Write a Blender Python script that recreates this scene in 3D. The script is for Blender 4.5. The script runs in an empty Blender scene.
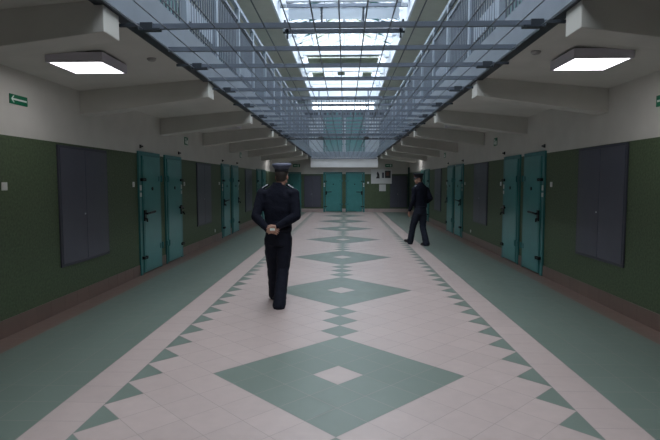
import bpy, bmesh, math, random
from mathutils import Vector, Matrix
R = random.Random(7)
sc = bpy.context.scene
C = sc.collection
PI = math.pi

# ------------------------------------------------------------------ materials
MATS = {}
def mat(name, col, rough=0.6, metal=0.0, var=0.0, scale=20.0, bump=0.0, emit=None, estr=0.0, spec=0.5, detail=3.0, col2=None):
    m = bpy.data.materials.new(name); m.use_nodes = True
    nt = m.node_tree; b = nt.nodes['Principled BSDF']
    b.inputs['Roughness'].default_value = rough
    b.inputs['Metallic'].default_value = metal
    b.inputs['Specular IOR Level'].default_value = spec
    b.inputs['Base Color'].default_value = (*col, 1)
    if var or bump:
        tc = nt.nodes.new('ShaderNodeTexCoord')
        n = nt.nodes.new('ShaderNodeTexNoise'); n.inputs['Scale'].default_value = scale; n.inputs['Detail'].default_value = detail
        nt.links.new(tc.outputs['Object'], n.inputs['Vector'])
        if var:
            r = nt.nodes.new('ShaderNodeValToRGB')
            c2 = col2 or tuple(min(1, c*(1+var)) for c in col)
            c1 = tuple(c*(1-var) for c in col)
            r.color_ramp.elements[0].color = (*c1, 1); r.color_ramp.elements[1].color = (*c2, 1)
            r.color_ramp.elements[0].position = .3; r.color_ramp.elements[1].position = .7
            nt.links.new(n.outputs['Fac'], r.inputs['Fac']); nt.links.new(r.outputs['Color'], b.inputs['Base Color'])
        if bump:
            bp = nt.nodes.new('ShaderNodeBump'); bp.inputs['Strength'].default_value = bump; bp.inputs['Distance'].default_value = .01
            nt.links.new(n.outputs['Fac'], bp.inputs['Height']); nt.links.new(bp.outputs['Normal'], b.inputs['Normal'])
    if emit:
        b.inputs['Emission Color'].default_value = (*emit, 1); b.inputs['Emission Strength'].default_value = estr
    MATS[name] = m
    return m

def tile_mat(name, col):
    """glazed floor tile: a random tone per tile (face attribute), faint speckle"""
    m = mat(name, col, rough=.42)
    nt = m.node_tree; b = nt.nodes['Principled BSDF']
    at = nt.nodes.new('ShaderNodeAttribute'); at.attribute_name = 'tone'
    tc = nt.nodes.new('ShaderNodeTexCoord')
    n = nt.nodes.new('ShaderNodeTexNoise'); n.inputs['Scale'].default_value = 9; n.inputs['Detail'].default_value = 6
    nt.links.new(tc.outputs['Object'], n.inputs['Vector'])
    ma = nt.nodes.new('ShaderNodeMath'); ma.operation = 'MULTIPLY_ADD'; ma.inputs[1].default_value = .22; ma.inputs[2].default_value = .89
    nt.links.new(n.outputs['Fac'], ma.inputs[0])
    mb = nt.nodes.new('ShaderNodeMath'); mb.operation = 'MULTIPLY'
    nt.links.new(at.outputs['Fac'], mb.inputs[0]); nt.links.new(ma.outputs[0], mb.inputs[1])
    vm = nt.nodes.new('ShaderNodeVectorMath'); vm.operation = 'SCALE'; vm.inputs[0].default_value = col
    nt.links.new(mb.outputs[0], vm.inputs['Scale']); nt.links.new(vm.outputs[0], b.inputs['Base Color'])
    mr = nt.nodes.new('ShaderNodeMapRange'); mr.inputs['To Min'].default_value = .31; mr.inputs['To Max'].default_value = .46
    nt.links.new(n.outputs['Fac'], mr.inputs['Value']); nt.links.new(mr.outputs[0], b.inputs['Roughness'])
    return m

pink = tile_mat('pink_tile', (.415, .335, .315))
green_t = tile_mat('green_tile', (.142, .178, .153))
brown_t = tile_mat('brown_pink_tile', (.18, .12, .10))
grout = mat('grout', (.33, .29, .27), .85)
plaster = mat('plaster', (.55, .54, .50), .85, var=.04, scale=3, bump=.15)
plaster_w = mat('white_plaster', (.86, .86, .86), .8, var=.03, scale=4)
green_w = mat('green_wall_paint', (.074, .108, .056), .6, var=.28, scale=38, bump=.5, detail=6)
teal = mat('teal_paint', (.058, .235, .23), .28, var=.06, scale=5)
teal_d = mat('teal_frame_paint', (.042, .185, .185), .38, var=.06, scale=5)
blk = mat('black_iron', (.012, .013, .015), .4, .3)
hatch_m = mat('grey_violet_paint', (.075, .078, .105), .42, var=.05, scale=4)
hatch_e = mat('grey_violet_edge', (.055, .057, .078), .45)
white_p = mat('white_plastic', (.75, .76, .74), .4)
paper = mat('paper', (.62, .63, .62), .8)
steel = mat('blue_grey_steel', (.135, .162, .205), .42, .15, var=.06, scale=8)
steel_d = mat('dark_steel', (.032, .04, .052), .45, .2)
steel_l = mat('pale_blue_steel', (.26, .31, .375), .45, .1, var=.05, scale=6)
wire_m = mat('wire_steel', (.10, .12, .145), .4, .3)
curb_m = mat('white_skylight_paint', (.74, .79, .86), .6)
olive_m = mat('olive_louvre', (.34, .38, .29), .7, var=.1, scale=6)
beige_c = mat('gallery_ceiling', (.58, .58, .53), .85, var=.04, scale=3)
bluewall = mat('pale_blue_wall', (.48, .54, .60), .75, var=.05, scale=3)
lamp_h = mat('lamp_housing', (.55, .52, .58), .5)
lamp_e = mat('lamp_diffuser', (.9, .9, .92), .5, emit=(1, .97, 1), estr=1.1)
lamp_off = mat('lamp_diffuser_off', (.42, .42, .42), .5)
sign_g = mat('sign_green', (.0, .16, .075), .45)
sign_w = mat('sign_white', (.72, .80, .74), .5)
navy = mat('navy_wool', (.0055, .0065, .014), .9, var=.25, scale=60, bump=.35, spec=.2)
navy_t = mat('navy_trousers', (.0075, .0095, .019), .8, var=.2, scale=14, bump=.3, spec=.25)
greyblue_t = mat('blue_grey_trousers', (.016, .020, .033), .8, var=.2, scale=14, bump=.3, spec=.25)
capcloth_lit = mat('cap_cloth_skylit', (.085, .092, .135), .75, var=.08, scale=30)  # near guard's crown: light falling from the sky is put into this paler colour
capdark = mat('cap_dark_cloth', (.010, .011, .018), .75)
capband = mat('cap_band', (.009, .010, .016), .7)
shoe_m = mat('black_leather', (.008, .008, .009), .3)
skin = mat('skin', (.40, .225, .165), .55, var=.06, scale=25, spec=.35)
hair_m = mat('dark_hair', (.025, .018, .014), .6)
eye_m = mat('eye', (.35, .33, .32), .3)
lip_m = mat('lip', (.24, .09, .08), .5)
badge_m = mat('badge_red', (.30, .03, .025), .5)
silver = mat('silver_braid', (.62, .64, .68), .5)
photo_d = mat('dark_print', (.03, .03, .035), .6)
photo_r = mat('brown_print', (.12, .06, .045), .6)

glass = bpy.data.materials.new('skylight_glass'); glass.use_nodes = True
nt = glass.node_tree; nt.nodes.clear()
o_ = nt.nodes.new('ShaderNodeOutputMaterial'); mx = nt.nodes.new('ShaderNodeMixShader')
tr = nt.nodes.new('ShaderNodeBsdfTransparent'); tr.inputs['Color'].default_value = (.90, .94, .95, 1)
gl = nt.nodes.new('ShaderNodeBsdfGlossy'); gl.inputs['Roughness'].default_value = .08
fr = nt.nodes.new('ShaderNodeFresnel'); fr.inputs['IOR'].default_value = 1.12
nt.links.new(fr.outputs[0], mx.inputs[0]); nt.links.new(tr.outputs[0], mx.inputs[1]); nt.links.new(gl.outputs[0], mx.inputs[2])
nt.links.new(mx.outputs[0], o_.inputs['Surface'])

# ------------------------------------------------------------------ helpers
def link(name, me, parent=None):
    o = bpy.data.objects.new(name, me); C.objects.link(o)
    if parent: o.parent = parent
    return o
def obj(name, bm, mats, parent=None, smooth=False, bev=0):
    me = bpy.data.meshes.new(name)
    bmesh.ops.recalc_face_normals(bm, faces=bm.faces)
    bm.to_mesh(me); bm.free()
    for m in (mats if isinstance(mats, (list, tuple)) else [mats]): me.materials.append(m)
    if smooth:
        for p in me.polygons: p.use_smooth = True
    o = link(name, me, parent)
    if bev:
        md = o.modifiers.new('bevel', 'BEVEL'); md.width = bev; md.segments = 2; md.limit_method = 'ANGLE'
    return o
def BM(): return bmesh.new()
def box(bm, x0, x1, y0, y1, z0, z1, mi=0):
    vs = [bm.verts.new((x, y, z)) for x in (x0, x1) for y in (y0, y1) for z in (z0, z1)]
    for f in ((0,1,3,2), (4,6,7,5), (0,4,5,1), (2,3,7,6), (0,2,6,4), (1,5,7,3)):
        bm.faces.new([vs[i] for i in f]).material_index = mi
def prism(bm, pts, axis, a0, a1, mi=0):
    """polygon pts in the plane across axis, extruded a0..a1 along it"""
    def P(p, a):
        return {'x': (a, p[0], p[1]), 'y': (p[0], a, p[1]), 'z': (p[0], p[1], a)}[axis]
    lo = [bm.verts.new(P(p, a0)) for p in pts]; hi = [bm.verts.new(P(p, a1)) for p in pts]
    fs = [bm.faces.new(lo), bm.faces.new(hi[::-1])]
    n = len(pts)
    for i in range(n): fs.append(bm.faces.new([lo[i], lo[(i+1) % n], hi[(i+1) % n], hi[i]]))
    for f in fs: f.material_index = mi
def frame_of(d):
    d = d.normalized(); a = Vector((0, 0, 1)) if abs(d.z) < .9 else Vector((0, 1, 0))
    u = d.cross(a).normalized(); return u, d.cross(u).normalized()
def tube(bm, pts, rad, n=8, mi=0):
    """swept tube through pts with one radius (or (ru, rv)) per point"""
    pts = [Vector(p) for p in pts]
    if not isinstance(rad, (list, tuple)): rad = [rad]*len(pts)
    rings = []; u = None
    for i, p in enumerate(pts):
        d = (pts[min(i+1, len(pts)-1)] - pts[max(i-1, 0)])
        if u is None: u, v = frame_of(d)
        else:
            d = d.normalized(); u = (u - d*u.dot(d)).normalized(); v = d.cross(u)
        r = rad[i]; ru, rv = (r if isinstance(r, tuple) else (r, r))
        rings.append([bm.verts.new(p + u*ru*math.cos(2*PI*k/n) + v*rv*math.sin(2*PI*k/n)) for k in range(n)])
    for a, b in zip(rings, rings[1:]):
        for k in range(n): bm.faces.new([a[k], a[(k+1) % n], b[(k+1) % n], b[k]]).material_index = mi
    bm.faces.new(rings[0][::-1]).material_index = mi; bm.faces.new(rings[-1]).material_index = mi
def loft(bm, rings, n=28, p=2.0, closed=True):
    """stacked superellipse rings: (cx, cy, z, rx, ry[, tilt])"""
    rs = []
    for r in rings:
        cx, cy, z, rx, ry = r[:5]; tl = r[5] if len(r) > 5 else 0
        ring = []
        for k in range(n):
            a = 2*PI*k/n; c, s = math.cos(a), math.sin(a)
            x = rx*math.copysign(abs(c)**(2/p), c); y = ry*math.copysign(abs(s)**(2/p), s)
            ring.append(bm.verts.new((cx+x, cy+y, z+tl*y)))
        rs.append(ring)
    for a, b in zip(rs, rs[1:]):
        for k in range(n): bm.faces.new([a[k], a[(k+1) % n], b[(k+1) % n], b[k]])
    if closed: bm.faces.new(rs[0][::-1]); bm.faces.new(rs[-1])
def ell(bm, c, r, rot=None, seg=18):
    m = Matrix.Translation(c)
    if rot: m = m @ rot
    m = m @ Matrix.Diagonal((r[0], r[1], r[2], 1))
    bmesh.ops.create_uvsphere(bm, u_segments=seg, v_segments=seg//2+2, radius=1, matrix=m)
def empty(name, loc, rz=0):
    o = bpy.data.objects.new(name, None); C.objects.link(o); o.location = loc; o.rotation_euler = (0, 0, rz)
    o.empty_display_size = .1
    return o
def tag(o, label=None, cat=None, group=None, kind=None):
    if label: o['label'] = label
    if cat: o['category'] = cat
    if group: o['group'] = group
    if kind: o['kind'] = kind
    return o
def dup(root, loc, rz, label, name=None):
    def cp(o, par):
        c = o.copy(); C.objects.link(c)
        if par: c.parent = par
        for ch in [x for x in KIDS.get(o.name, [])]: cp(ch, c)
        return c
    KIDS = {}
    for x in C.objects:
        if x.parent: KIDS.setdefault(x.parent.name, []).append(x)
    r = cp(root, None); r.location = loc; r.rotation_euler = (0, 0, rz); r['label'] = label
    return r
ORD = ['nearest', 'second', 'third', 'fourth', 'fifth', 'sixth', 'seventh', 'eighth', 'ninth', 'tenth', 'eleventh']

# ------------------------------------------------------------------ dimensions (metres; hall runs along +Y)
XL, XR, YB, YE = -3.55, 3.42, -9.0, 27.75
EL, ER = -1.83, 1.74            # edges of the atrium opening
ZW, ZE = 2.83, 2.98             # side ceiling at wall / at opening
ZF2 = 3.22                      # upper gallery floor
ZC2 = 6.08                      # upper ceiling
ZP = 2.11                       # top of the green paint
XC = -.055
def wall(name, pts_boxes, label):
    bm = BM()
    for b, mi in pts_boxes: box(bm, *b, mi)
    return tag(obj(name, bm, [green_w, plaster, beige_c]), label, 'wall', kind='structure')
wall('wall_left', [((XL-.25, XL, YB, YE+.25, -.05, ZP), 0), ((XL-.25, XL, YB, YE+.25, ZP, ZW+.15), 1),
                   ((XL-.25, XL, YB, YE+.25, ZW+.15, ZF2+2.1), 0), ((XL-.25, XL, YB, YE+.25, ZF2+2.1, ZC2+.1), 1)],
     'left wall, textured green paint below and off-white plaster above')
wall('wall_right', [((XR, XR+.25, YB, YE+.25, -.05, ZP), 0), ((XR, XR+.25, YB, YE+.25, ZP, ZW+.15), 1),
                    ((XR, XR+.25, YB, YE+.25, ZW+.15, ZF2+2.1), 0), ((XR, XR+.25, YB, YE+.25, ZF2+2.1, ZC2+.1), 1)],
     'right wall, textured green paint below and off-white plaster above')
CL0, CL1 = 5.46, 5.90    # clerestory opening at the far end
bm = BM()
box(bm, XL, XR, YE, YE+.25, -.05, ZP-.06, 0); box(bm, XL, XR, YE, YE+.25, ZP-.06, 3.1, 1)
box(bm, XL, XR, YE, YE+.25, 3.1, CL0, 2)
box(bm, XL, -1.78, YE, YE+.25, CL0, CL1, 2); box(bm, 1.60, XR, YE, YE+.25, CL0, CL1, 2)
box(bm, XL, XR, YE, YE+.25, CL1, ZC2+.1, 2)
tag(obj('wall_end', bm, [green_w, plaster, bluewall]), 'far end wall, green below, pale above, closing the hall', 'wall', kind='structure')
bm = BM(); box(bm, XL, XR, YB-.25, YB, -.05, ZP, 0); box(bm, XL, XR, YB-.25, YB, ZP, ZC2+.1, 1)
tag(obj('wall_back', bm, [green_w, plaster]), 'wall behind the photographer closing the hall', 'wall', kind='structure')

# ------------------------------------------------------------------ floor
T = .3005; D = T*math.sqrt(2); HB = 4*D           # tile, its diagonal, half width of the middle field
bm = BM(); tone = []
def tile(poly, mi, inset=.0019):
    c = Vector((sum(p[0] for p in poly)/len(poly), sum(p[1] for p in poly)/len(poly)))
    vs = []
    for p in poly:
        d = Vector(p)-c; l = d.length
        q = c + d*max(0, (l-inset*1.5)/l); vs.append(bm.verts.new((q.x, q.y, 0)))
    f = bm.faces.new(vs); f.material_index = mi; tone.append(R.gauss(1, .016))
def clip(poly, x0, x1):
    for s, lim in ((1, x1), (-1, x0)):
        out = []
        for i, p in enumerate(poly):
            q = poly[(i+1) % len(poly)]; a = s*(p[0]-lim) <= 1e-6; b = s*(q[0]-lim) <= 1e-6
            if a: out.append(p)
            if a != b:
                t = (lim-p[0])/(q[0]-p[0]); out.append((lim, p[1]+t*(q[1]-p[1])))
        poly = out
        if len(poly) < 3: return []
    return poly
Y0 = 4.215
for a in range(-60, 140):
    for b in range(-70, 140):
        # lattice centre (a*D/2, b*D/2) with a+b even
        if (a+b) % 2 or abs(a) > 8: continue
        cx, cy = XC + a*D/2, Y0 + b*D/2
        if not (YB < cy < YE): continue
        p = clip([(cx-D/2, cy), (cx, cy-D/2), (cx+D/2, cy), (cx, cy+D/2)], XC-HB, XC+HB)
        if not p: continue
        p = [(x, min(y, YE)) for x, y in p]
        bb = ((b+8) % 16)-8
        g = False
        i, j = (a+bb)//2, (a-bb)//2
        if max(abs(i), abs(j)) <= 2 and not (i == 0 and j == 0): g = True
        if a == 0 and abs(bb) > 4 and bb % 2 == 0: g = True
        if abs(a) == 8: g = True
        tile(p, 1 if g else 0)
SO = HB+.318; GO = 3.20
ny = int((YE-YB)/T)
for k in range(ny+1):
    y0 = YB+k*T; y1 = min(YE, y0+T)
    if y1-y0 < .01: continue
    for s in (-1, 1):
        def sq(a, b_, mi):
            xs = sorted((XC+s*a, XC+s*b_)); xs = [max(XL, min(XR, v)) for v in xs]
            if xs[1]-xs[0] > .01: tile([(xs[0], y0), (xs[1], y0), (xs[1], y1), (xs[0], y1)], mi)
        sq(HB, SO, 0)
        w = (GO-SO)/4
        for q in range(4): sq(SO+q*w, SO+(q+1)*w, 1)
        sq(GO, 3.6, 2)
nt_ = len(bm.faces)
vs = [bm.verts.new(v) for v in ((XL, YB, -.0012), (XR, YB, -.0012), (XR, YE, -.0012), (XL, YE, -.0012))]
bm.faces.new(vs).material_index = 3; tone.append(1)
me = bpy.data.meshes.new('floor'); 
bm.to_mesh(me); bm.free()
for m in (pink, green_t, brown_t, grout): me.materials.append(m)
at = me.attributes.new('tone', 'FLOAT', 'FACE'); at.data.foreach_set('value', tone)
fl = link('floor', me)
tag(fl, 'tiled hall floor, pink with green diamonds, saw-tooth edges and green side lanes', 'floor', kind='structure')
bm = BM(); box(bm, XL, XR, YB, YE, -.2, -.01)
tag(obj('floor_slab', bm, grout), 'concrete slab under the floor tiles', 'floor', kind='structure')
for nm, x0, x1, sd in (('baseboard_left', XL, XL+.012, 'left'), ('baseboard_right', XR-.012, XR, 'right')):
    bm = BM(); tone = []
    y = YB
    while y < YE-.02:
        y1 = min(y+.3, YE-.014); box(bm, x0, x1, y+.002, y1-.001, 0, .185); tone += [R.gauss(1, .04)]*6; y += .3
    me = bpy.data.meshes.new(nm); bmesh.ops.recalc_face_normals(bm, faces=bm.faces); bm.to_mesh(me); bm.free(); me.materials.append(brown_t)
    at = me.attributes.new('tone', 'FLOAT', 'FACE'); at.data.foreach_set('value', tone)
    tag(link(nm, me), f'brown tiled skirting along the foot of the {sd} wall', 'skirting', kind='structure')
bm = BM(); tone = []
x = XL+.013
while x < XR-.03:
    x1 = min(x+.3, XR-.013); box(bm, x+.002, x1-.001, YE-.012, YE, 0, .185); tone += [R.gauss(1, .04)]*6; x += .3
me = bpy.data.meshes.new('baseboard_end'); bmesh.ops.recalc_face_normals(bm, faces=bm.faces); bm.to_mesh(me); bm.free(); me.materials.append(pink)
at = me.attributes.new('tone', 'FLOAT', 'FACE'); at.data.foreach_set('value', tone)
tag(link('baseboard_end', me), 'pinkish tiled skirting along the foot of the end wall', 'skirting', kind='structure')

# ------------------------------------------------------------------ side ceilings (= gallery slabs), beams, edge plates
for sd, xw, xe in (('left', XL, EL), ('right', XR, ER)):
    bm = BM()
    prism(bm, [(xw, ZW), (xe, ZE), (xe, ZF2), (xw, ZF2)], 'y', YB, YE)
    tag(obj('ceiling_'+sd, bm, plaster), f'off-white ceiling slab over the {sd} side lane', 'ceiling', kind='structure')
    s = 1 if sd == 'left' else -1
    bm = BM()
    box(bm, *sorted((xe, xe+s*.045)), YB, YE-.3, ZE-.01, ZF2+.12, 0)
    box(bm, *sorted((xe-s*.05, xe+s*.05)), YB, YE-.3, ZE-.035, ZE-.011, 1)
    tag(obj('trim_'+('1' if s > 0 else '2'), bm, [mat('edge_plate_'+sd, (.165, .195, .235), .45, .1, var=.08, scale=3), steel_d]), f'blue-grey steel edge plate along the {sd} edge of the opening', 'trim', kind='structure')
    for k in range(-3, 9):
        y = 3.89+2.97*(k-1)
        if y > 26: continue
        bm = BM()
        xt = xe + s*.02
        prism(bm, [(xw, 2.52), (xt, 2.745), (xt, ZE-.036), (xe-s*.06, ZE-.036), (xe-s*.06, ZE+.01), (xw, ZW+.02)], 'y', y, y+.27)
        o = obj('ceiling_beam', bm, plaster, bev=.006)
        tag(o, f'tapered concrete beam under the {sd} ceiling, ' + ('behind the camera' if y < 1 else ORD[k-1] + (' one in view' if k == 1 else ' from the camera')), 'beam', 'tapered beams under the side ceilings', 'structure')
bm = BM(); box(bm, EL+.0, ER, YE-.3, YE, 2.40, 2.93, 0); box(bm, EL, ER, YE-.3, YE, 2.93, ZF2, 1)
tag(obj('trim_3', bm, [plaster_w, steel_l]), 'bright white end beam across the far end of the opening', 'beam', kind='structure')
# upper ceiling
for sd, xw, xe in (('left', XL, EL), ('right', XR, ER)):
    bm = BM(); box(bm, *sorted((xw, xe)), YB, YE+.25, ZC2, ZC2+.2)
    tag(obj('ceiling_upper_'+sd, bm, beige_c), f'beige ceiling above the {sd} upper gallery', 'ceiling', kind='structure')
# skylight shaft
ZG = 6.85; YS = -1.5
bm = BM(); box(bm, EL, ER, YB, YS, ZC2, ZC2+.2)  # unseen ceiling, added to hold daylight off the foreground
tag(obj('ceiling_upper_blocker', bm, beige_c), 'unseen beige upper ceiling added to block daylight before the skylight begins', 'ceiling', kind='structure')
bm = BM()
for xe, s in ((EL, 1), (ER, -1)):
    box(bm, *sorted((xe, xe-s*.12)), YS, YE+.25, ZC2+.2, ZG)
    box(bm, *sorted((xe+s*.05, xe-s*.0)), YS, YE, ZC2-.05, ZC2+.08)
box(bm, EL-.12, ER+.12, YS-.15, YS, ZC2+.2, ZG+.7); box(bm, EL-.12, ER+.12, YE+.1, YE+.25, ZC2+.1, ZG+.7)
tag(obj('ceiling_skylight_curb', bm, curb_m), 'white curb walls of the long roof skylight', 'skylight', kind='structure')
XM = (EL+ER)/2; ZR = ZG+.62
sky = empty('window_1', (XM, 12, ZG)); tag(sky, 'long gabled roof skylight of clear glass in white frames', 'skylight', kind='structure')
bm = BM()
for a, b in (((EL-.1, ZG), (XM, ZR)), ((XM, ZR), (ER+.1, ZG))):
    vs = [bm.verts.new((p[0]-XM, y-12, p[1]-ZG)) for p, y in ((a, YS), (b, YS), (b, YE+.2), (a, YE+.2))]; bm.faces.new(vs)
obj('pane', bm, glass, sky)
bm = BM()
y = YS+.5
while y < YE:
    for a, b in (((EL-.08, ZG), (XM, ZR)), ((XM, ZR), (ER+.08, ZG))):
        prism(bm, [(a[0]-XM, a[1]-ZG-.07), (b[0]-XM, b[1]-ZG-.07), (b[0]-XM, b[1]-ZG-.015), (a[0]-XM, a[1]-ZG-.015)], 'y', y-12-.025, y-12+.025)
    y += .74
box(bm, -.04, .04, YS-12, YE-12+.2, ZR-ZG-.09, ZR-ZG-.02)
for fx in (.33, .66):
    for s, xe in ((1, EL), (-1, ER)):
        x = (xe-XM)*(1-fx); z = (ZR-ZG)*fx
        box(bm, x-.02, x+.02, YS-12, YE-12+.2, z-.08, z-.03)
obj('window_frame', bm, curb_m, sky)
# tie beams across the shaft
for k in range(8):
    y = 5.4+2.97*k
    bm = BM(); box(bm, EL+.001, ER-.001, y, y+.14, ZG-.32, ZG-.14); 
    for x in (EL+.05, ER-.21): box(bm, x, x+.16, y-.06, y+.2, ZG-.42, ZG-.05)
    tag(obj('tie_beam', bm, curb_m), f'white tie beam across the skylight shaft, {ORD[k]} counted from the camera', 'beam', 'tie beams of the skylight', 'structure')
# olive louvre panels under the far bays of the glass
LV = [(-1.58, 1.38, 20.65, 21.5), (-1.58, 1.38, 21.75, 22.6), (-1.56, -1.02, 23.5, 24.4), (-1.56, -1.02, 24.6, 25.5), (.82, 1.25, 23.5, 24.4), (.82, 1.25, 24.6, 25.5), (-.36, -.02, 23.6, 25.2), (-1.4, -.7, 26.7, 27.5), (.4, 1.1, 26.7, 27.5)]
WH = ['wide one, nearer of two', 'wide one, farther of two', 'small left one, nearer', 'small left one, farther', 'small right one, nearer', 'small right one, farther', 'narrow one in the middle', 'last one at left', 'last one at right']
for (x0, x1, y0, y1), w in zip(LV, WH):
    bm = BM(); box(bm, x0, x1, y0, y1, ZG-.10, ZG-.07)
    k = y0+.06
    while k < y1-.04: box(bm, x0, x1, k, k+.03, ZG-.12, ZG-.10); k += .12
    tag(obj('louvre_panel', bm, olive_m), 'olive louvre panel below the skylight glass, '+w, 'louvre', 'olive louvre panels in the skylight')
# grey service gantry hanging at the skylight above the bridge
g = empty('skylight_gantry', (XM, 15.1, ZC2)); tag(g, 'dark steel gantry spanning the skylight opening above the bridge', 'gantry')
bm = BM(); box(bm, -1.783, 1.783, .30, .38, -.10, .02); obj('beam', bm, steel_d, g)
bm = BM(); box(bm, -1.783, 1.783, -.38, -.30, .42, .51); obj('beam', bm, steel, g)
for x in (-.62, .55):
    bm = BM(); box(bm, x-.03, x+.03, -.36, -.30, .0, .5); obj('post', bm, steel_d, g)
for x in (-1.69, 1.63):
    bm = BM(); box(bm, x, x+.06, -.36, .36, .02, .08); box(bm, x, x+.06, .3, .36, -.25, .02); obj('bracket', bm, steel_d, g)
bm = BM()
for a, b in ((-1.55, -.66), (-.58, .51), (.59, 1.55)): box(bm, a, b, -.34, -.32, .10, .40)
obj('panel', bm, bluewall, g)
# end clerestory window
cw = empty('window_2', (0, YE, CL0)); tag(cw, 'bright strip window high on the far end wall', 'window', kind='structure')
bm = BM(); box(bm, -1.78, 1.60, .1, .12, 0, CL1-CL0); obj('pane', bm, glass, cw)
bm = BM(); box(bm, -1.78, 1.60, .03, .1, .205, .265); box(bm, -1.78, 1.6, .03, .1, 0, .03); box(bm, -1.78, 1.6, .03, .1, CL1-CL0-.03, CL1-CL0)
for i in range(10): x = -1.78+3.35*i/9; box(bm, x, x+.03, .03, .1, 0, CL1-CL0)
obj('window_frame', bm, curb_m, cw)
# row of dark vents beneath
bm = BM(); box(bm, -2.45, 2.30, -.04, 0, -.02, .30)
v = empty('vent_grille', (0, YE, 5.06)); tag(v, 'long row of small dark vent openings under the end strip window', 'vent')
obj('frame', bm, steel, v)
for i in range(19):
    bm = BM(); x = -2.38+i*.247; box(bm, x, x+.17, -.055, -.041, .03, .25); obj('opening', bm, steel_d, v)

# ------------------------------------------------------------------ upper gallery railings
P = 2.97
def make_railing(s):
    """section P long, local origin at slab edge, s=+1 for the left side (walkway towards -x)"""
    r = empty('gallery_railing', (0, 0, 0))
    for y in (0.08, P/2):
        bm = BM(); box(bm, -.035, .035, y-.045, y+.045, -.10, 1.40); box(bm, -.05, .05, y-.09, y+.09, -.16, .10)
        obj('post', bm, steel_l, r)
    for z, w, m in ((1.38, .032, steel_l), (1.16, .022, steel), (.14, .022, steel)):
        bm = BM(); box(bm, -w, w, 0, P, z-w, z+w); obj('handrail' if z > 1.3 else 'rail', bm, m, r)
    bme = None
    n = 26
    for i in range(n):
        y = .05+(i+.5)*(P-.1)/n
        if bme is None:
            bm = BM(); box(bm, -.009, .009, -.012, .012, .16, 1.14); bme = obj('baluster', bm, steel, r); bme.location = (0, y, 0)
        else:
            c = bme.copy(); C.objects.link(c); c.location = (0, y, 0)
    bm = BM(); box(bm, -.004, .004, .12, P/2-.12, .30, .52); obj('kick_plate', bm, steel_l, r)
    return r
proto = None
for s, xe, sd in ((1, EL, 'left'), (-1, ER, 'right')):
    for k in range(8):
        y = 3.0+P*k
        lab = f'blue-grey steel railing of the {sd} upper gallery, {ORD[k]} section from the camera'
        if proto is None:
            proto = make_railing(1); o = proto; o.location = (xe-s*.03, y, ZF2+.02); o['label'] = lab
            o['category'] = 'railing'; o['group'] = 'upper gallery railing sections'
        else: o = dup(proto, (xe-s*.03, y, ZF2+.02), 0, lab)

# ------------------------------------------------------------------ safety net of bars and rods under the upper gallery
ZN = 2.875
net = empty('safety_net', (XM, 12, ZN)); tag(net, 'blue-grey steel safety net of bars and rods spanning the opening', 'safety net')
NX = (ER-EL)/2-.155
bar0 = wire0 = None
YN1 = YE-.4
ys = []
y = .5
while y < YN1: ys.append(y); y += .712
b0 = 4.22 - round((4.22-.5)/.712)*.712
ys = [b0+.712*i for i in range(60) if b0+.712*i < 14.3]
for i, y in enumerate(ys):
    if bar0 is None:
        bm = BM(); box(bm, -NX, NX, -.018, .018, -.020, .020); bar0 = obj('cross_bar', bm, steel, net); c = bar0
    else: c = bar0.copy(); C.objects.link(c)
    c.location = (0, y-12, 0)
cr0 = None
y = ys[-1]+.4
while y < YN1-.1:
    if cr0 is None:
        bm = BM(); tube(bm, [(-NX, 0, -.012), (NX, 0, -.012)], .0055, 6); cr0 = obj('cross_rod', bm, wire_m, net); c = cr0
    else: c = cr0.copy(); C.objects.link(c)
    c.location = (0, y-12, 0); y += .356
br0 = None
for i, y in enumerate(ys):
    if (i-round((4.22-b0)/.712)) % 2: continue
    for s in (-1, 1):
        if br0 is None:
            bm = BM(); box(bm, .07, .24, -.012, .012, .0, .024); box(bm, -.10, .07, -.032, .032, -.034, -.018); box(bm, -.04, .06, -.03, .03, -.018, .028)
            br0 = obj('bracket', bm, steel_d, net); c = br0
        else: c = br0.copy(); C.objects.link(c)
        c.location = (s*(NX-.08), y-12, 0); c.rotation_euler = (0, 0, 0 if s > 0 else PI)
nw = 17
for i in range(nw):
    x = -NX+.04+(2*NX-.08)*i/(nw-1)
    if wire0 is None:
        bm = BM(); tube(bm, [(0, ys[0]-12-.1, -.0255), (0, YN1-12+.1, -.0255)], .0055, 6); wire0 = obj('rod', bm, wire_m, net); c = wire0
    else: c = wire0.copy(); C.objects.link(c)
    c.location = (x, 0, 0)
bm = BM(); box(bm, -NX-.1, NX+.1, YN1-12, YN1-12+.05, -.03, .03); obj('end_bar', bm, steel, net)

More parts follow.
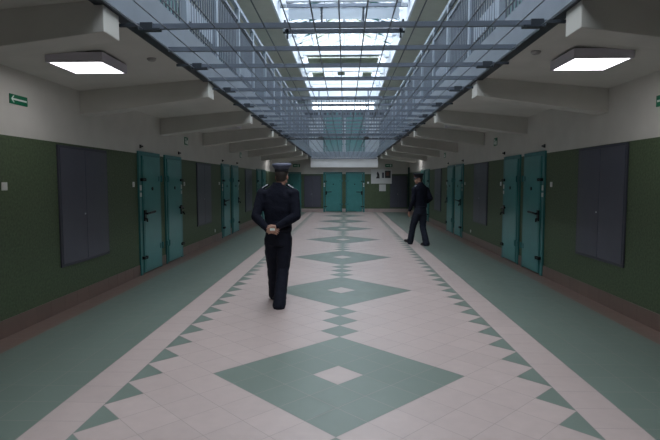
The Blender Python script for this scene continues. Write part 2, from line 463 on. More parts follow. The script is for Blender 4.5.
# ------------------------------------------------------------------ bridge between the galleries
def bridge(yb, w):
    b = empty('gallery_bridge', (XM, yb, 2.98)); tag(b, 'steel footbridge with railings crossing the opening between the galleries', 'bridge')
    hw = (ER-EL)/2-.005
    for y in (0, w-.1):
        bm = BM(); box(bm, -hw+.03, hw-.03, y, y+.1, -.06, -.005); obj('girder', bm, steel_d, b)
    for x in (-hw+.22, -.68, .68, hw-.22):
        wd = .12 if abs(x) > 1 else .14
        bm = BM(); box(bm, x-wd/2, x+wd/2, .1, w-.1, -.045, -.005); obj('cross_member', bm, steel_d, b)
    sl = None
    n = 40
    for i in range(n):
        x = -hw+.1+(2*hw-.2)*i/(n-1)
        if sl is None:
            bm = BM(); box(bm, -.004, .004, 0, w, -.0045, .022); sl = obj('grating_bar', bm, steel_l, b); c = sl
        else: c = sl.copy(); C.objects.link(c)
        c.location = (x, 0, 0)
    for y in (.05, w-.05):
        for z, r_ in ((1.17, .02), (.98, .012), (.13, .012)):
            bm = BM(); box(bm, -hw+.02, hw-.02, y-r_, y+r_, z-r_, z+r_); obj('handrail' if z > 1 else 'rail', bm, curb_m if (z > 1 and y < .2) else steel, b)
        for x in (-hw+.04, -.68, .68, hw-.04):
            bm = BM(); box(bm, x-.02, x+.02, y-.02, y+.02, 0, 1.17); obj('post', bm, steel_l, b)
    bl = None
    for i in range(45):
        x = -hw+.08+(2*hw-.16)*i/44
        for y in (.05, w-.05):
            if bl is None:
                bm = BM(); box(bm, -.006, .006, -.006, .006, .13, .98); bl = obj('baluster', bm, steel, b); c = bl
            else: c = bl.copy(); C.objects.link(c)
            c.location = (x, y, 0)
    return b
bridge(14.35, 1.65)

# ------------------------------------------------------------------ cell doors
DW, DH = 1.02, 2.15
def make_door(kind):
    """local: +x along the wall, +y out of the wall into the room; hinges at x=0 side, lock side at x=DW"""
    r = empty('door_1', (0, 0, 0))
    bm = BM()
    box(bm, 0, .07, -.02, .03, 0, DH); box(bm, DW-.10, DW, -.02, .03, 0, DH); box(bm, .07, DW-.10, -.02, .03, DH-.07, DH)
    obj('door_frame', bm, teal_d, r, bev=.003)
    bm = BM(); box(bm, .075, DW-.13, -.01, .045, .03, DH-.075)
    box(bm, .11, DW-.17, .045, .050, .08, DH-.14)
    p = obj('door_leaf', bm, teal, r, bev=.003)
    for z in (.42, 1.68):
        bm = BM(); box(bm, -.03, .16, .046, .058, z-.045, z+.045); tube(bm, [(.05, .066, z-.06), (.05, .066, z+.06)], .016, 8)
        obj('hinge', bm, teal_d, r)
    for z in (.30, 1.66):
        bm = BM(); tube(bm, [(DW-.21, .07, z), (DW-.03, .07, z)], .012, 8); box(bm, DW-.19, DW-.15, .045, .085, z-.025, z+.025); box(bm, DW-.09, DW-.05, .03, .085, z-.025, z+.025)
        obj('bolt', bm, blk, r)
    bm = BM(); box(bm, DW-.20, DW-.12, .05, .07, .94, 1.13)
    tube(bm, [(DW-.15, .06, 1.07), (DW-.15, .11, 1.07), (DW-.22, .125, 1.08), (DW-.45, .125, 1.09)], [.018, .018, .017, .022], 8)
    tube(bm, [(DW-.14, .06, .98), (DW-.14, .10, .98), (DW-.12, .11, .93)], .014, 8)
    obj('lever_handle', bm, blk, r)
    bm = BM(); tube(bm, [(.48, .045, 1.5), (.48, .062, 1.5)], .032, 12); obj('peephole', bm, blk, r)
    for z, h in ((1.52, .045), (1.40, .035)):
        bm = BM(); box(bm, DW-.09, DW-.02, .031, .036, z-h, z+h); obj('number_plate', bm, paper, r)
    tag(r, 'x', 'door', 'teal steel cell doors', 'structure')
    return r
proto_d = None; nd = 0
dm = None
def place_door(x, y, z, rz, mirror, label):
    """mirror=True puts the hinges on the other side (mirrored mesh copies)"""
    global proto_d, dm, nd
    if proto_d is None:
        proto_d = make_door(0)
        dm = dup(proto_d, (0, 0, 0), 0, 'x')
        for ch in [c for c in C.objects if c.parent == dm]:
            ch.data = ch.data.copy(); ch.data.transform(Matrix.Translation((DW, 0, 0)) @ Matrix.Scale(-1, 4, (1, 0, 0))); ch.data.flip_normals()
        proto_d['used'] = 0; dm['used'] = 0
    src = dm if mirror else proto_d
    if not src['used']: src['used'] = 1; o = src
    else: o = dup(src, (0, 0, 0), 0, label)
    o.location = (x, y, z); o.rotation_euler = (0, 0, rz); o['label'] = label
    nd += 1
    return o
# left wall: out of wall = +x, so local +y -> +x: rz=-90deg, local +x -> -y. right wall: local +y -> -x: rz=+90, local +x -> +y
PAIRW = ['nearest', 'middle', 'farthest']
doors = []
for k, yb in enumerate((8.70, 14.62, 20.5)):
    # left wall: A (near) lock at near side, hinge towards the gap ; B hinge near gap
    doors.append((XL, yb+1.0+.02, 0, -PI/2, False, f'teal steel cell door on left wall, nearer door of the {PAIRW[k]} pair'))
    doors.append((XL, yb+1.29+DW, 0, -PI/2, True, f'teal steel cell door on left wall, farther door of the {PAIRW[k]} pair'))
for k, yb in enumerate((8.86, 14.93, 20.9)):
    doors.append((XR, yb, 0, PI/2, True, f'teal steel cell door on right wall, nearer door of the {PAIRW[k]} pair'))
    doors.append((XR, yb+1.25, 0, PI/2, False, f'teal steel cell door on right wall, farther door of the {PAIRW[k]} pair'))
# end wall: out of wall = -y: rz = PI, local +x -> -x
doors.append((-.15, YE, 0, PI, False, 'teal steel cell door on end wall, left one of the two in the centre'))
doors.append((1.06, YE, 0, PI, True, 'teal steel cell door on end wall, right one of the two in the centre'))
doors.append((-2.37, YE, 0, PI, False, 'teal steel cell door at left end of end wall, partly behind the near guard'))
# upper gallery
for k, yb in enumerate((8.70, 14.62, 20.5)):
    doors.append((XL, yb+1.02, ZF2, -PI/2, False, f'upper gallery teal door on left wall behind railing, nearer door of the {PAIRW[k]} pair'))
    doors.append((XL, yb+1.29+DW, ZF2, -PI/2, True, f'upper gallery teal door on left wall behind railing, farther door of the {PAIRW[k]} pair'))
    doors.append((XR, yb+.16, ZF2, PI/2, True, f'upper gallery teal door on right wall behind railing, nearer door of the {PAIRW[k]} pair'))
    doors.append((XR, yb+1.41, ZF2, PI/2, False, f'upper gallery teal door on right wall behind railing, farther door of the {PAIRW[k]} pair'))
doors.append((-.15, YE, ZF2, PI, False, 'upper floor teal door on end wall above the net, left of two'))
doors.append((1.06, YE, ZF2, PI, True, 'upper floor teal door on end wall above the net, right of two'))
for i, d in enumerate(doors): place_door(*d).name = f'door_{i+1}'

# call lamps above the doors
cl0 = None
def along(wallside, y, z, off=0.0):
    return (XL+off if wallside == 'left' else XR-off, y, z)
for sd, ys_ in (('left', (8.85, 10.9, 14.8, 16.8)), ('right', (8.95, 11.15, 15.0, 17.1))):
    for i, y in enumerate(ys_):
        if cl0 is None:
            bm = BM(); box(bm, 0, .02, -.02, .02, -.03, .03); tube(bm, [(.02, 0, 0), (.055, 0, 0)], .014, 8); cl0 = obj('call_lamp', bm, blk); o = cl0
        else: o = cl0.copy(); C.objects.link(o)
        o.location = along(sd, y, 2.235); o.rotation_euler = (0, 0, 0 if sd == 'left' else PI)
        tag(o, f'small dark call lamp above the {ORD[i] if i else "nearest"} door on the {sd} wall', 'call lamp', 'call lamps above the doors')

# grey-violet double hatches
def make_hatch(w, h):
    r = empty('wall_hatch', (0, 0, 0))
    bm = BM()
    box(bm, 0, .035, 0, .02, 0, h); box(bm, w-.035, w, 0, .02, 0, h); box(bm, .035, w-.035, 0, .02, 0, .035); box(bm, .035, w-.035, 0, .02, h-.035, h)
    obj('frame', bm, hatch_e, r, bev=.002)
    bm = BM(); box(bm, .037, w/2-.003, 0, .026, .037, h-.037); obj('hatch_door', bm, hatch_m, r, bev=.002)
    bm = BM(); box(bm, w/2+.003, w-.037, 0, .026, .037, h-.037); d = obj('hatch_door', bm, hatch_m, r, bev=.002)
    bm = BM(); tube(bm, [(w/2+.05, .026, h*.42), (w/2+.05, .034, h*.42)], .012, 10); obj('lock', bm, silver, d)
    tag(r, 'x', 'hatch', 'grey-violet double hatches in the walls')
    return r
h0 = make_hatch(1.30, 1.53); u = 0
for (x, y, z, rz, lab) in [(XL, 7.55, .55, -PI/2, 'grey-violet double hatch in left wall, nearest one, before the doors'),
        (XL, 13.48, .55, -PI/2, 'grey-violet double hatch in left wall between the first and second door pairs'),
        (XL, 19.45, .55, -PI/2, 'grey-violet double hatch in left wall between the second and third door pairs'),
        (XR, 6.32, .57, PI/2, 'grey-violet double hatch in right wall, nearest one, before the doors'),
        (XR, 12.40, .57, PI/2, 'grey-violet double hatch in right wall between the first and second door pairs'),
        (XR, 18.35, .57, PI/2, 'grey-violet double hatch in right wall between the second and third door pairs')]:
    o = h0 if u == 0 else dup(h0, (0, 0, 0), 0, lab)
    o.location = (x, y, z); o.rotation_euler = (0, 0, rz); o['label'] = lab; u = 1
h1 = make_hatch(.92, 1.72); h1.location = (-1.29, YE, .25); h1.rotation_euler = (0, 0, PI); h1['label'] = 'tall grey-violet double hatch in end wall, left of the centre doors'
h2 = dup(h1, (3.28, YE, .25), PI, 'tall grey-violet double hatch in end wall, in its right corner'); h2.scale = (.62, 1, 1.0)
h2.scale = (1, 1, 1); h2.location = (3.34, YE, .25)

# switches and sockets
def plate(name, w, h, lab, cat, grp, sd, y, z):
    r = empty(name, (XL if sd == 'left' else XR, y, z), 0 if sd == 'left' else PI)
    bm = BM(); box(bm, 0, .012, -w/2, w/2, -h/2, h/2); obj('plate', bm, white_p, r, bev=.003)
    if name == 'light_switch':
        bm = BM(); box(bm, .012, .018, -w*.28, w*.28, -h*.28, h*.28); obj('rocker', bm, white_p, r)
    else:
        bm = BM(); tube(bm, [(.012, 0, 0), (.016, 0, 0)], w*.33, 14); obj('socket_insert', bm, white_p, r)
    tag(r, lab, cat, grp)
    return r
plate('light_switch', .085, .085, 'white light switch on left wall before the nearest grey hatch', 'switch', 'wall switches', 'left', 5.25, 1.575)
for sd, L in (('left', ((8.52, 'beside the nearest door pair, camera side'), (11.25, 'just past the nearest door pair'), (14.40, 'just before the middle door pair'), (17.10, 'just past the middle door pair'))),
              ('right', ((8.62, 'beside the nearest door pair, camera side'), (11.38, 'just past the nearest door pair'), (14.75, 'just before the middle door pair'), (17.35, 'just past the middle door pair')))):
    for y, w in L: plate('light_switch', .075, .085, f'white switch on the {sd} wall {w}', 'switch', 'wall switches', sd, y, 1.58)
plate('wall_socket', .075, .075, 'white socket low on left wall past the second hatch', 'socket', 'low wall sockets', 'left', 13.85, .29)
plate('wall_socket', .075, .075, 'white socket low on right wall past the second hatch', 'socket', 'low wall sockets', 'right', 13.98, .29)

# exit signs
def exit_sign(sd, y, z, w, h, kind, lab):
    r = empty('exit_sign', (XL if sd == 'left' else XR, y, z), 0 if sd == 'left' else PI)
    bm = BM(); box(bm, 0, .01, -w/2, w/2, -h/2, h/2); obj('plate', bm, sign_g, r)
    bm = BM()
    # arrow pointing towards the camera (-y in world); for the left wall local y == world y
    sg = 1 if sd == 'left' else -1
    if kind == 'arrow':
        a = h*.36
        pts = [(-w*.44, 0), (-w*.44+a, a), (-w*.44+a*1.45, a), (-w*.44+a*.75, h*.09), (w*.44, h*.09), (w*.44, -h*.09), (-w*.44+a*.75, -h*.09), (-w*.44+a*1.45, -a), (-w*.44+a, -a)]
        prism(bm, [(p[0]*sg, p[1]) for p in pts], 'x', .0101, .0125)
        obj('arrow', bm, sign_w, r)
    else:
        box(bm, .0101, .0125, w*.08, w*.40, -h*.40, h*.12)
        obj('door_symbol', bm, sign_w, r)
        bm = BM(); box(bm, .0101, .0125, -w*.30, -w*.05, h*.05, h*.34); box(bm, .0101, .0125, -w*.36, -w*.0, -h*.34, -h*.02); obj('running_figure', bm, sign_w, r)
    tag(r, lab, 'exit sign', 'green escape signs on the walls')
exit_sign('left', 5.55, 2.505, .30, .10, 'arrow', 'green sign with white left arrow high on left wall, foreground')
exit_sign('right', 5.64, 2.50, .34, .12, 'arrow', 'green arrow sign high on right wall at the photo edge')
for sd, y, w in (('left', 11.45, 'nearer'), ('left', 17.45, 'farther'), ('right', 11.85, 'nearer'), ('right', 17.8, 'farther')):
    exit_sign(sd, y, 2.53, .24, .17, 'run', f'small green running-figure sign high on {sd} wall, {w} of the two')
for x, w in ((-2.62, 'left'), (2.35, 'right')):
    r = empty('exit_sign', (x, YE, 2.50)); bm = BM(); box(bm, -.19, .19, -.03, 0, -.075, .075); obj('plate', bm, sign_g, r)
    bm = BM(); box(bm, -.14, .02, -.034, -.0301, -.02, .02); box(bm, .06, .13, -.034, -.0301, -.05, .05); obj('arrow', bm, sign_w, r)
    tag(r, f'green escape sign high on the end wall, {w} side', 'exit sign', 'green escape signs on the end wall')

# notice board on the end wall
nb = empty('notice_board', (1.40, YE, 1.53)); tag(nb, 'white notice board with two dark pictures on end wall, right of the doors', 'notice board')
bm = BM(); box(bm, 0, 1.11, -.03, 0, 0, .78); obj('board', bm, paper, nb)
bm = BM(); box(bm, .06, .50, -.036, -.031, .2, .70); obj('poster', bm, paper, nb)
bm = BM(); prism(bm, [(.26, .28), (.46, .28), (.44, .5), (.36, .66), (.30, .56), (.33, .42)], 'y', -.04, -.037); obj('dark_picture', bm, photo_d, nb)
bm = BM(); box(bm, .56, 1.06, -.036, -.031, .2, .70); obj('poster', bm, paper, nb)
bm = BM(); box(bm, .74, 1.05, -.04, -.037, .30, .69, 0); box(bm, .80, .97, -.043, -.0405, .42, .62, 1); obj('dark_picture', bm, [photo_d, photo_r], nb)
bm = BM(); box(bm, .58, .70, -.04, -.037, .3, .6); obj('dark_picture', bm, hatch_m, nb)
bm = BM(); box(bm, 0, .36, -.008, 0, 0, .36)
o = obj('notice_sheet', bm, paper); o.location = (1.84, YE, 1.13); tag(o, 'white paper sheet on end wall just below the notice board', 'paper sheet')
r = empty('light_switch', (1.24, YE, 1.58)); bm = BM(); box(bm, -.05, .05, -.012, 0, -.05, .05); obj('plate', bm, white_p, r)
bm = BM(); box(bm, -.03, .03, -.018, -.012, -.03, .03); obj('rocker', bm, white_p, r); tag(r, 'white switch on end wall between right door and notice board', 'switch')

# dark pipe in the far right corner
o = BM(); tube(o, [(3.33, YE-.35, .19), (3.33, YE-.35, 2.40)], .045, 10); o = obj('corner_pipe', o, mat('dark_green_paint', (.012, .05, .04), .5), smooth=True)
o.data.transform(Matrix.Translation((.045, 0, 0)))
tag(o, 'thin dark green pipe upright near the far right corner', 'pipe')

# ------------------------------------------------------------------ ceiling lamps, detectors
def zceil(x):
    return ZW+(ZE-ZW)*((x-XL)/(EL-XL) if x < 0 else (XR-x)/(XR-ER))
def lamp(x, y, on, lab):
    s = 1 if x < 0 else -1
    ang = -math.atan((ZE-ZW)/(EL-XL))*s
    r = empty('ceiling_lamp', (x, y, zceil(x)))
    bm = BM(); w = .29
    for b in ((-w, w, -w, -w+.025), (-w, w, w-.025, w), (-w, -w+.025, -w+.025, w-.025), (w-.025, w, -w+.025, w-.025)): box(bm, *b, -.098, -.078)
    box(bm, -w, w, -w, w, -.078, .0)
    obj('housing', bm, lamp_h, r, bev=.004)
    bm = BM(); box(bm, -w+.025, w-.025, -w+.025, w-.025, -.093, -.0785); obj('diffuser', bm, lamp_e if on else lamp_off, r)
    tag(r, lab, 'ceiling lamp', 'square ceiling lamps')
lamp(-2.69, 5.40, True, 'lit square ceiling lamp over the left lane, foreground')
lamp(2.50, 5.42, True, 'lit square ceiling lamp over the right lane, foreground')
lamp(-2.62, 11.3, False, 'unlit square ceiling lamp over the left lane, beyond the nearest doors')
lamp(2.50, 11.3, False, 'unlit square ceiling lamp over the right lane, beyond the nearest doors')
lamp(-3.05, 23.35, True, 'lit square ceiling lamp far back over the left lane')
lamp(2.95, 23.35, True, 'lit square ceiling lamp far back over the right lane')
for x, y, w in ((-2.10, 5.62, 'left'), (1.96, 5.45, 'right')):
    bm = BM(); tube(bm, [(0, 0, .01), (0, 0, -.012), (0, 0, -.03)], [.05, .05, .032], 16); o = obj('smoke_detector', bm, mat('detector_'+w, (.33, .32, .31), .6))
    o.location = (x, y, zceil(x)); tag(o, f'small round smoke detector on the {w} ceiling near the opening', 'smoke detector', 'round ceiling detectors')
# ------------------------------------------------------------------ people
def remesh(bm, voxel, name, m, parent=None, smooth_it=3, disp=0):
    me = bpy.data.meshes.new(name+'_src'); bmesh.ops.recalc_face_normals(bm, faces=bm.faces); bm.to_mesh(me); bm.free()
    o = bpy.data.objects.new(name+'_src', me); C.objects.link(o)
    md = o.modifiers.new('r', 'REMESH'); md.mode = 'VOXEL'; md.voxel_size = voxel; md.adaptivity = 0
    if smooth_it:
        ms = o.modifiers.new('s', 'SMOOTH'); ms.iterations = smooth_it; ms.factor = .5
    if disp:
        tx = bpy.data.textures.new('folds', 'CLOUDS'); tx.noise_scale = .07; tx.noise_depth = 1
        dd = o.modifiers.new('d', 'DISPLACE'); dd.texture = tx; dd.strength = disp; dd.mid_level = .5
    dg = bpy.context.evaluated_depsgraph_get(); dg.update()
    nm = bpy.data.meshes.new_from_object(o.evaluated_get(dg)); nm.name = name
    bpy.data.objects.remove(o); 
    nm.materials.clear(); nm.materials.append(m)
    for p in nm.polygons: p.use_smooth = True
    return link(name, nm, parent)
def lerp(a, b, t): return Vector(a)*(1-t)+Vector(b)*t
def limb(bm, a, b, c, rs, n=18):
    """a joint - b joint - c joint with radii (at a, mid, b, mid, c)"""
    a, b, c = Vector(a), Vector(b), Vector(c)
    pts = [a, lerp(a, b, .5), lerp(a, b, .85), b + (0*b), lerp(b, c, .15), lerp(b, c, .5), c]
    rr = [rs[0], rs[1], (rs[1]+2*rs[2])/3, rs[2], (rs[3]+2*rs[2])/3, rs[3], rs[4]]
    tube(bm, pts, rr, n)
    for p, r in ((a, rs[0]), (b, rs[2]*1.0), (c, rs[4])): ell(bm, p, (r, r, r), seg=12)
def hand(bm, wrist, dirv, side, normal, curl=.6, s=1.0):
    """palm and five bent fingers. dirv = hand direction, side = towards the thumb, normal = out of the palm"""
    w = Vector(wrist); d = Vector(dirv).normalized(); t = Vector(side); t = (t-d*t.dot(d)).normalized(); n = d.cross(t)
    if n.dot(Vector(normal)) < 0: n = -n
    for k in range(5):
        q = (k-2)/2
        tube(bm, [w+t*q*.014*s, w+d*.035*s+t*q*.028*s, w+d*.092*s+t*q*.033*s], [.013*s, .0135*s, .010*s], 8)
    L = [.074, .083, .078, .062]
    for k in range(4):
        q = (1.5-k)/1.5
        p = w+d*.088*s+t*q*.031*s; dd = d.copy(); pts = [p]; ang = 0
        for j, f in enumerate((.45, .32, .25)):
            ang += curl*(.75 if j == 0 else .9); v = d*math.cos(ang)+n*math.sin(ang)+t*q*.06
            p = p+v*L[k]*f*s; pts.append(p)
        tube(bm, pts, [.0092*s, .0085*s, .0078*s, .0062*s], 8)
    b = w+d*.028*s+t*.026*s
    tube(bm, [b, b+d*.030*s+t*.022*s+n*.008*s, b+d*.056*s+t*.026*s+n*.018*s, b+d*.078*s+t*.018*s+n*.026*s], [.013*s, .012*s, .0105*s, .008*s], 8)
def head(bm, c, yaw):
    """head about c (centre of skull), facing +y turned by yaw"""
    M = Matrix.Rotation(yaw, 4, 'Z'); c = Vector(c)
    def P(x, y, z): return c + (M @ Vector((x, y, z)))
    def E(x, y, z, a, b, d): ell(bm, P(x, y, z), (a, b, d), rot=M, seg=20)
    E(0, -.012, .020, .076, .094, .092); E(0, .012, -.035, .066, .076, .078); E(0, .034, -.082, .044, .046, .032)
    E(0, .062, -.070, .030, .024, .018); E(0, .070, .020, .052, .018, .012)
    tube(bm, [P(0, .082, .012), P(0, .100, -.018), P(0, .108, -.030), P(0, .085, -.040)], [.009, .0115, .014, .012], 10)
    for s in (-1, 1):
        E(s*.013, .094, -.034, .008, .010, .007); E(s*.040, .062, -.030, .020, .020, .020)
        ell(bm, P(s*.078, -.010, -.018), (.009, .020, .031), rot=M @ Matrix.Rotation(s*-.25, 4, 'Z'), seg=12)
        E(s*.050, -.0, -.068, .022, .046, .024)
    E(0, .083, -.054, .022, .012, .006); E(0, .081, -.064, .019, .012, .007)
    return P, M
def person(name, loc, rz, q):
    """q: pose dict in body coordinates (x right, y forward, z up)"""
    bm = BM(); V = Vector
    hip = V(q['hip'])
    # body (continuous, also under the clothes)
    hd = V(q['head'])
    loft(bm, [(hip.x, hip.y, .86, .13, .10), (hip.x, hip.y, .95, .155, .105), (hip.x, hip.y, 1.08, .135, .095), (hip.x, hip.y, 1.25, .15, .105), (q['chest'][0], q['chest'][1], 1.38, .165, .105), (q['chest'][0], q['chest'][1], 1.46, .13, .08), (q['chest'][0], q['chest'][1], 1.52, .06, .06)])
    tube(bm, [(q['chest'][0], q['chest'][1]-.01, 1.45), tuple(lerp((q['chest'][0], q['chest'][1]-.01, 1.48), hd+V((0, -.01, -.10)), .5)), tuple(hd+V((0, -.015, -.06)))], [.07, .057, .058], 16)
    for s, k in ((-1, 'L'), (1, 'R')):
        limb(bm, q['sh'+k], q['el'+k], q['wr'+k], (.052, .044, .038, .034, .026))
        limb(bm, q['hp'+k], q['kn'+k], q['an'+k], (.085, .07, .055, .05, .038))
        hand(bm, *q['hand'+k])
        a = V(q['an'+k]); f = V(q['ft'+k])
        tube(bm, [a+V((0, -.03, -.02)), a+f*.08+V((0, 0, -.04)), a+f*.17+V((0, 0, -.055))], [.035, .035, .02], 10)
    Pf, Mh = head(bm, hd, q['yaw'])
    body = remesh(bm, .0055, name, skin, None, 2)
    body.location = loc; body.rotation_euler = (0, 0, rz)
    # eyes, mouth, hair
    for s in (-1, 1):
        e = BM(); ell(e, Pf(s*.031, .0745, .0), (.011, .0075, .0055), rot=Mh, seg=12)
        eo = obj('eye', e, eye_m, body, smooth=True)
        e = BM(); ell(e, Pf(s*.031, .0805, .0), (.005, .003, .005), rot=Mh, seg=10); obj('iris', e, hair_m, eo, smooth=True)
        e = BM(); tube(e, [Pf(s*.014, .0875, .014), Pf(s*.032, .086, .019), Pf(s*.048, .074, .014)], .0035, 6); obj('eyebrow', e, hair_m, body)
    e = BM(); tube(e, [Pf(-.022, .086, -.059), Pf(0, .0965, -.058), Pf(.022, .086, -.059)], [.002, .004, .002], 8); obj('mouth', e, lip_m, body, smooth=True)
    e = BM()
    ell(e, Pf(0, -.026, .028), (.0785, .088, .086), rot=Mh, seg=20)
    ell(e, Pf(0, -.038, -.022), (.070, .066, .060), rot=Mh, seg=16)
    hair = remesh(e, .007, 'hair', hair_m, body, 1)
    # jacket
    e = BM(); cx, cy = q['chest'][:2]; hz = q['hem']
    loft(e, [(hip.x, hip.y, hz, .168, .128), (hip.x, hip.y, hz+.05, .176, .134), (hip.x, hip.y, hz+.14, .172, .125), (lerp(hip, q['chest'], .5).x, hip.y, 1.25, .188, .132), (cx, cy, 1.36, .205, .135), (cx, cy, 1.44, .210, .125), (cx, cy, 1.505, .175, .104), (cx, cy, 1.555, .115, .082), (cx, cy, 1.59, .078, .070)], p=2.35)
    for s, k in ((-1, 'L'), (1, 'R')):
        sh = V(q['sh'+k]); wr = V(q['wr'+k]); el = V(q['el'+k])
        limb(e, sh, el, wr, (.078, .068, .062, .056, .042))
        ell(e, sh+V((-s*.05, 0, .005)), (.10, .085, .065), seg=16)
    jk = remesh(e, .009, 'jacket', navy, body, 3, .012)
    e = BM(); loft(e, [(cx, cy-.004, 1.565, .080, .074), (cx, cy-.002, 1.615, .067, .067)], closed=False); 
    c_ = obj('collar', e, navy, jk, smooth=True); md = c_.modifiers.new('s', 'SOLIDIFY'); md.thickness = .006
    e = BM(); loft(e, [(hip.x, hip.y, hz-.008, .172, .132), (hip.x, hip.y, hz+.045, .180, .138)], closed=False, p=2.35); c_ = obj('waistband', e, navy_t, jk, smooth=True); md = c_.modifiers.new('s', 'SOLIDIFY'); md.thickness = .008
    for s, k in ((-1, 'L'), (1, 'R')):
        sh = V(q['sh'+k])
        e = BM(); base = sh+V((-s*.045, -.0, .094)); 
        prism(e, [(-.052, -.022), (.045, -.022), (.056, 0), (.045, .022), (-.052, .022)], 'z', -.012, .005)
        bmesh.ops.transform(e, matrix=Matrix.Translation(base) @ Matrix.Rotation(s*.55, 4, 'Y') @ Matrix.Rotation(0 if s > 0 else PI, 4, 'Z'), verts=e.verts)
        ep = obj('epaulette', e, navy_t, jk)
        for j in range(3):
            e = BM(); box(e, -.035+j*.028, -.013+j*.028, -.019, .021, .005, .015)
            bmesh.ops.transform(e, matrix=Matrix.Translation(base) @ Matrix.Rotation(s*.55, 4, 'Y') @ Matrix.Rotation(0 if s > 0 else PI, 4, 'Z'), verts=e.verts)
            obj('rank_bar', e, q['rmat'], ep)
    # trousers
    e = BM()
    loft(e, [(hip.x, hip.y, .80, .150, .115), (hip.x, hip.y, .88, .172, .126), (hip.x, hip.y, .97, .166, .122), (hip.x, hip.y, hz+.03, .160, .118)], p=2.3)
    for s, k in ((-1, 'L'), (1, 'R')):
        a = V(q['an'+k]); kn = V(q['kn'+k]); hp = V(q['hp'+k])
        end = a+(a-kn).normalized()*.045
        limb(e, hp, kn, end, (.098, .098, .082, .080, .083))
    remesh(e, .010, 'trousers', q['tmat'], body, 3, .014)
    # shoes
    for k in 'LR':
        a = V(q['an'+k]); f = V(q['ft'+k]).normalized(); u = V(q['up'+k]).normalized(); sd = f.cross(u).normalized()
        base = a - u*.085
        Mx = Matrix((( sd.x, f.x, u.x, base.x), (sd.y, f.y, u.y, base.y), (sd.z, f.z, u.z, base.z), (0, 0, 0, 1)))
        e = BM()
        loft(e, [(0, .065, .012, .046, .145), (0, .065, .035, .048, .147), (0, .055, .055, .044, .128), (0, .02, .08, .040, .085), (0, .0, .11, .038, .055)], p=2.3)
        bmesh.ops.transform(e, matrix=Mx, verts=e.verts); so = obj('shoe', e, shoe_m, body, smooth=True)
        e = BM(); loft(e, [(0, .065, 0, .048, .150), (0, .065, .013, .049, .150)], p=2.3); bmesh.ops.transform(e, matrix=Mx, verts=e.verts); obj('sole', e, capband, so)
    # peaked cap
    e = BM(); z0 = .052
    def capT(b): bmesh.ops.transform(b, matrix=Matrix.Translation(hd) @ Matrix.Rotation(q['yaw'], 4, 'Z') @ Matrix.Rotation(-.06, 4, 'X'), verts=b.verts)
    loft(e, [(0, -.012, z0, .0865, .106), (0, -.012, z0+.048, .089, .108)]); capT(e); cb = obj('cap', e, capband, body, smooth=True)
    e = BM(); loft(e, [(0, -.012, z0+.040, .089, .109), (0, -.008, z0+.060, .103, .120, .04), (0, .0, z0+.085, .123, .136, .10), (0, .0, z0+.098, .125, .138, .12), (0, .0, z0+.110, .118, .130, .12), (0, 0, z0+.118, .075, .085, .10)]); capT(e)
    obj('crown', e, q['cmat'], cb, smooth=True)
    e = BM(); n = 14
    for (ra, dz, ) in ((0, 0),):
        top = []; bot = []
        for i in range(n+1):
            a = PI*(.12+.76*i/n)
            xi, yi = .088*math.cos(a), -.012+.107*math.sin(a); xo, yo = .092*math.cos(a), -.012+.107*math.sin(a)+.055*math.sin(PI*i/n)
            top.append((e.verts.new((xi, yi, z0+.012)), e.verts.new((xo, yo, z0-.018*math.sin(PI*i/n)))))
            bot.append((e.verts.new((xi, yi, z0+.006)), e.verts.new((xo, yo, z0-.006-.018*math.sin(PI*i/n)))))
        for i in range(n):
            e.faces.new([top[i][0], top[i+1][0], top[i+1][1], top[i][1]]); e.faces.new([bot[i][0], bot[i][1], bot[i+1][1], bot[i+1][0]])
            e.faces.new([top[i][1], top[i+1][1], bot[i+1][1], bot[i][1]]); e.faces.new([top[i][0], bot[i][0], bot[i+1][0], top[i+1][0]])
        e.faces.new([top[0][0], top[0][1], bot[0][1], bot[0][0]]); e.faces.new([top[n][0], bot[n][0], bot[n][1], top[n][1]])
    capT(e); obj('visor', e, shoe_m, cb, smooth=True)
    e = BM(); ell(e, (0, .100, z0+.035), (.020, .008, .022), seg=12); capT(e); obj('badge', e, q['bmat'], cb, smooth=True)
    return body

near = dict(hip=(.0, 0, .93), chest=(.0, .01, 1.40), head=(.045, .035, 1.695), yaw=-.12, hem=.985, tmat=navy_t, cmat=capcloth_lit, bmat=silver, rmat=silver,
    shL=(-.205, 0, 1.465), shR=(.20, 0, 1.465), elL=(-.275, -.105, 1.18), elR=(.245, -.105, 1.19), wrL=(-.125, -.185, 1.035), wrR=(.020, -.195, 1.06),
    handL=((-.115, -.190, 1.03), (1, -.12, -.25), (0, 0, 1), (0, -1, .0), .35, 1.05), handR=((.012, -.205, 1.055), (-1, -.25, -.45), (0, 0, 1), (0, 1, -.0), .55, 1.05),
    hpL=(-.088, .0, .88), hpR=(.085, .0, .88), knL=(-.095, .16, .50), knR=(.055, .02, .485), anL=(-.105, .36, .105), anR=(.028, -.14, .085),
    ftL=(-.08, 1, .10), upL=(0, -.10, 1), ftR=(.10, 1, 0), upR=(0, 0, 1))
p1 = person('person', (-.865, 6.62, 0), 0.0, near)
tag(p1, 'guard in dark navy uniform and peaked cap seen from behind, hands clasped behind back', 'person')
bm = BM(); tube(bm, [(0, 0, 0), (.045, -.006, .004)], .007, 8); box(bm, -.01, .05, -.012, .0, -.012, .016)
o = obj('folded_paper', bm, sign_w); o.location = (-.865-.06, 6.62-.262, 1.028); tag(o, 'small white folded paper held in the near guard\'s hands', 'paper')

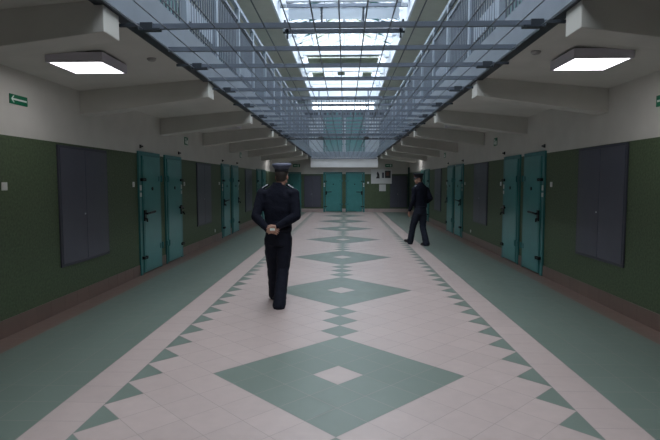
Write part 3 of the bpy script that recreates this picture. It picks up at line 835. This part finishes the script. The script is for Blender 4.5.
far = dict(hip=(0, 0, .93), chest=(.0, .02, 1.40), head=(-.02, .06, 1.68), yaw=1.25, hem=.97, tmat=greyblue_t, cmat=capdark, bmat=badge_m, rmat=steel,
    shL=(-.19, 0.01, 1.425), shR=(.19, 0.0, 1.425), elL=(-.225, .02, 1.14), elR=(.225, -.13, 1.20), wrL=(-.235, .14, .90), wrR=(.20, .08, 1.06),
    handL=((-.236, .148, .885), (0, .22, -1), (.15, 1, .2), (1, 0, 0), .35, 1.05), handR=((.198, .09, 1.055), (-.4, 1, -.1), (0, 0, 1), (-1, 0, 0), .4, 1.0),
    hpL=(-.088, 0, .88), hpR=(.088, 0, .88), knL=(-.08, .18, .50), knR=(.08, -.01, .475), anL=(-.07, .29, .11), anR=(.075, -.15, .085),
    ftL=(-.12, 1, .22), upL=(0, -.22, 1), ftR=(.05, 1, 0), upR=(0, 0, 1))
p2 = person('person', (1.925, 13.15, 0), math.radians(33), far)
tag(p2, 'guard in dark uniform and black cap walking by the right lane, face turned left', 'person')

# ------------------------------------------------------------------ light, camera
w = bpy.data.worlds.new('World'); sc.world = w; w.use_nodes = True
bg = w.node_tree.nodes['Background']
tc = w.node_tree.nodes.new('ShaderNodeTexCoord'); nz = w.node_tree.nodes.new('ShaderNodeTexNoise'); nz.inputs['Scale'].default_value = 3
rp = w.node_tree.nodes.new('ShaderNodeValToRGB'); rp.color_ramp.elements[0].color = (.78, .86, 1, 1); rp.color_ramp.elements[1].color = (1, 1, 1, 1)
w.node_tree.links.new(tc.outputs['Generated'], nz.inputs['Vector']); w.node_tree.links.new(nz.outputs['Fac'], rp.inputs['Fac']); w.node_tree.links.new(rp.outputs['Color'], bg.inputs['Color'])
bg.inputs['Strength'].default_value = 1.0
pl = bpy.data.lights.new('skylight_portal', 'AREA'); pl.shape = 'RECTANGLE'; pl.size = ER-EL+.2; pl.size_y = YE-YS; pl.cycles.is_portal = True
po = bpy.data.objects.new('skylight_portal', pl); C.objects.link(po); po.location = (XM, (YE+YS)/2, ZR+.05)

cam = bpy.data.cameras.new('Camera'); co = bpy.data.objects.new('Camera', cam); C.objects.link(co); sc.camera = co
cam.sensor_width = 36; cam.lens = 513*36/660; cam.clip_start = .05; cam.clip_end = 200
pitch = math.atan(38/513); yaw = math.atan(15/513*math.cos(pitch))
co.location = (0, 0, 1.62); co.rotation_euler = (PI/2-pitch, 0, yaw)
vs_ = sc.view_settings; vs_.view_transform = 'Standard'; vs_.look = 'None'; vs_.gamma = 1; vs_.use_curve_mapping = False
vs_.exposure = 2.68
sc.cycles.max_bounces = 8; sc.cycles.diffuse_bounces = 5; sc.cycles.transparent_max_bounces = 12; sc.cycles.sample_clamp_indirect = 6
sc.cycles.use_denoising = True
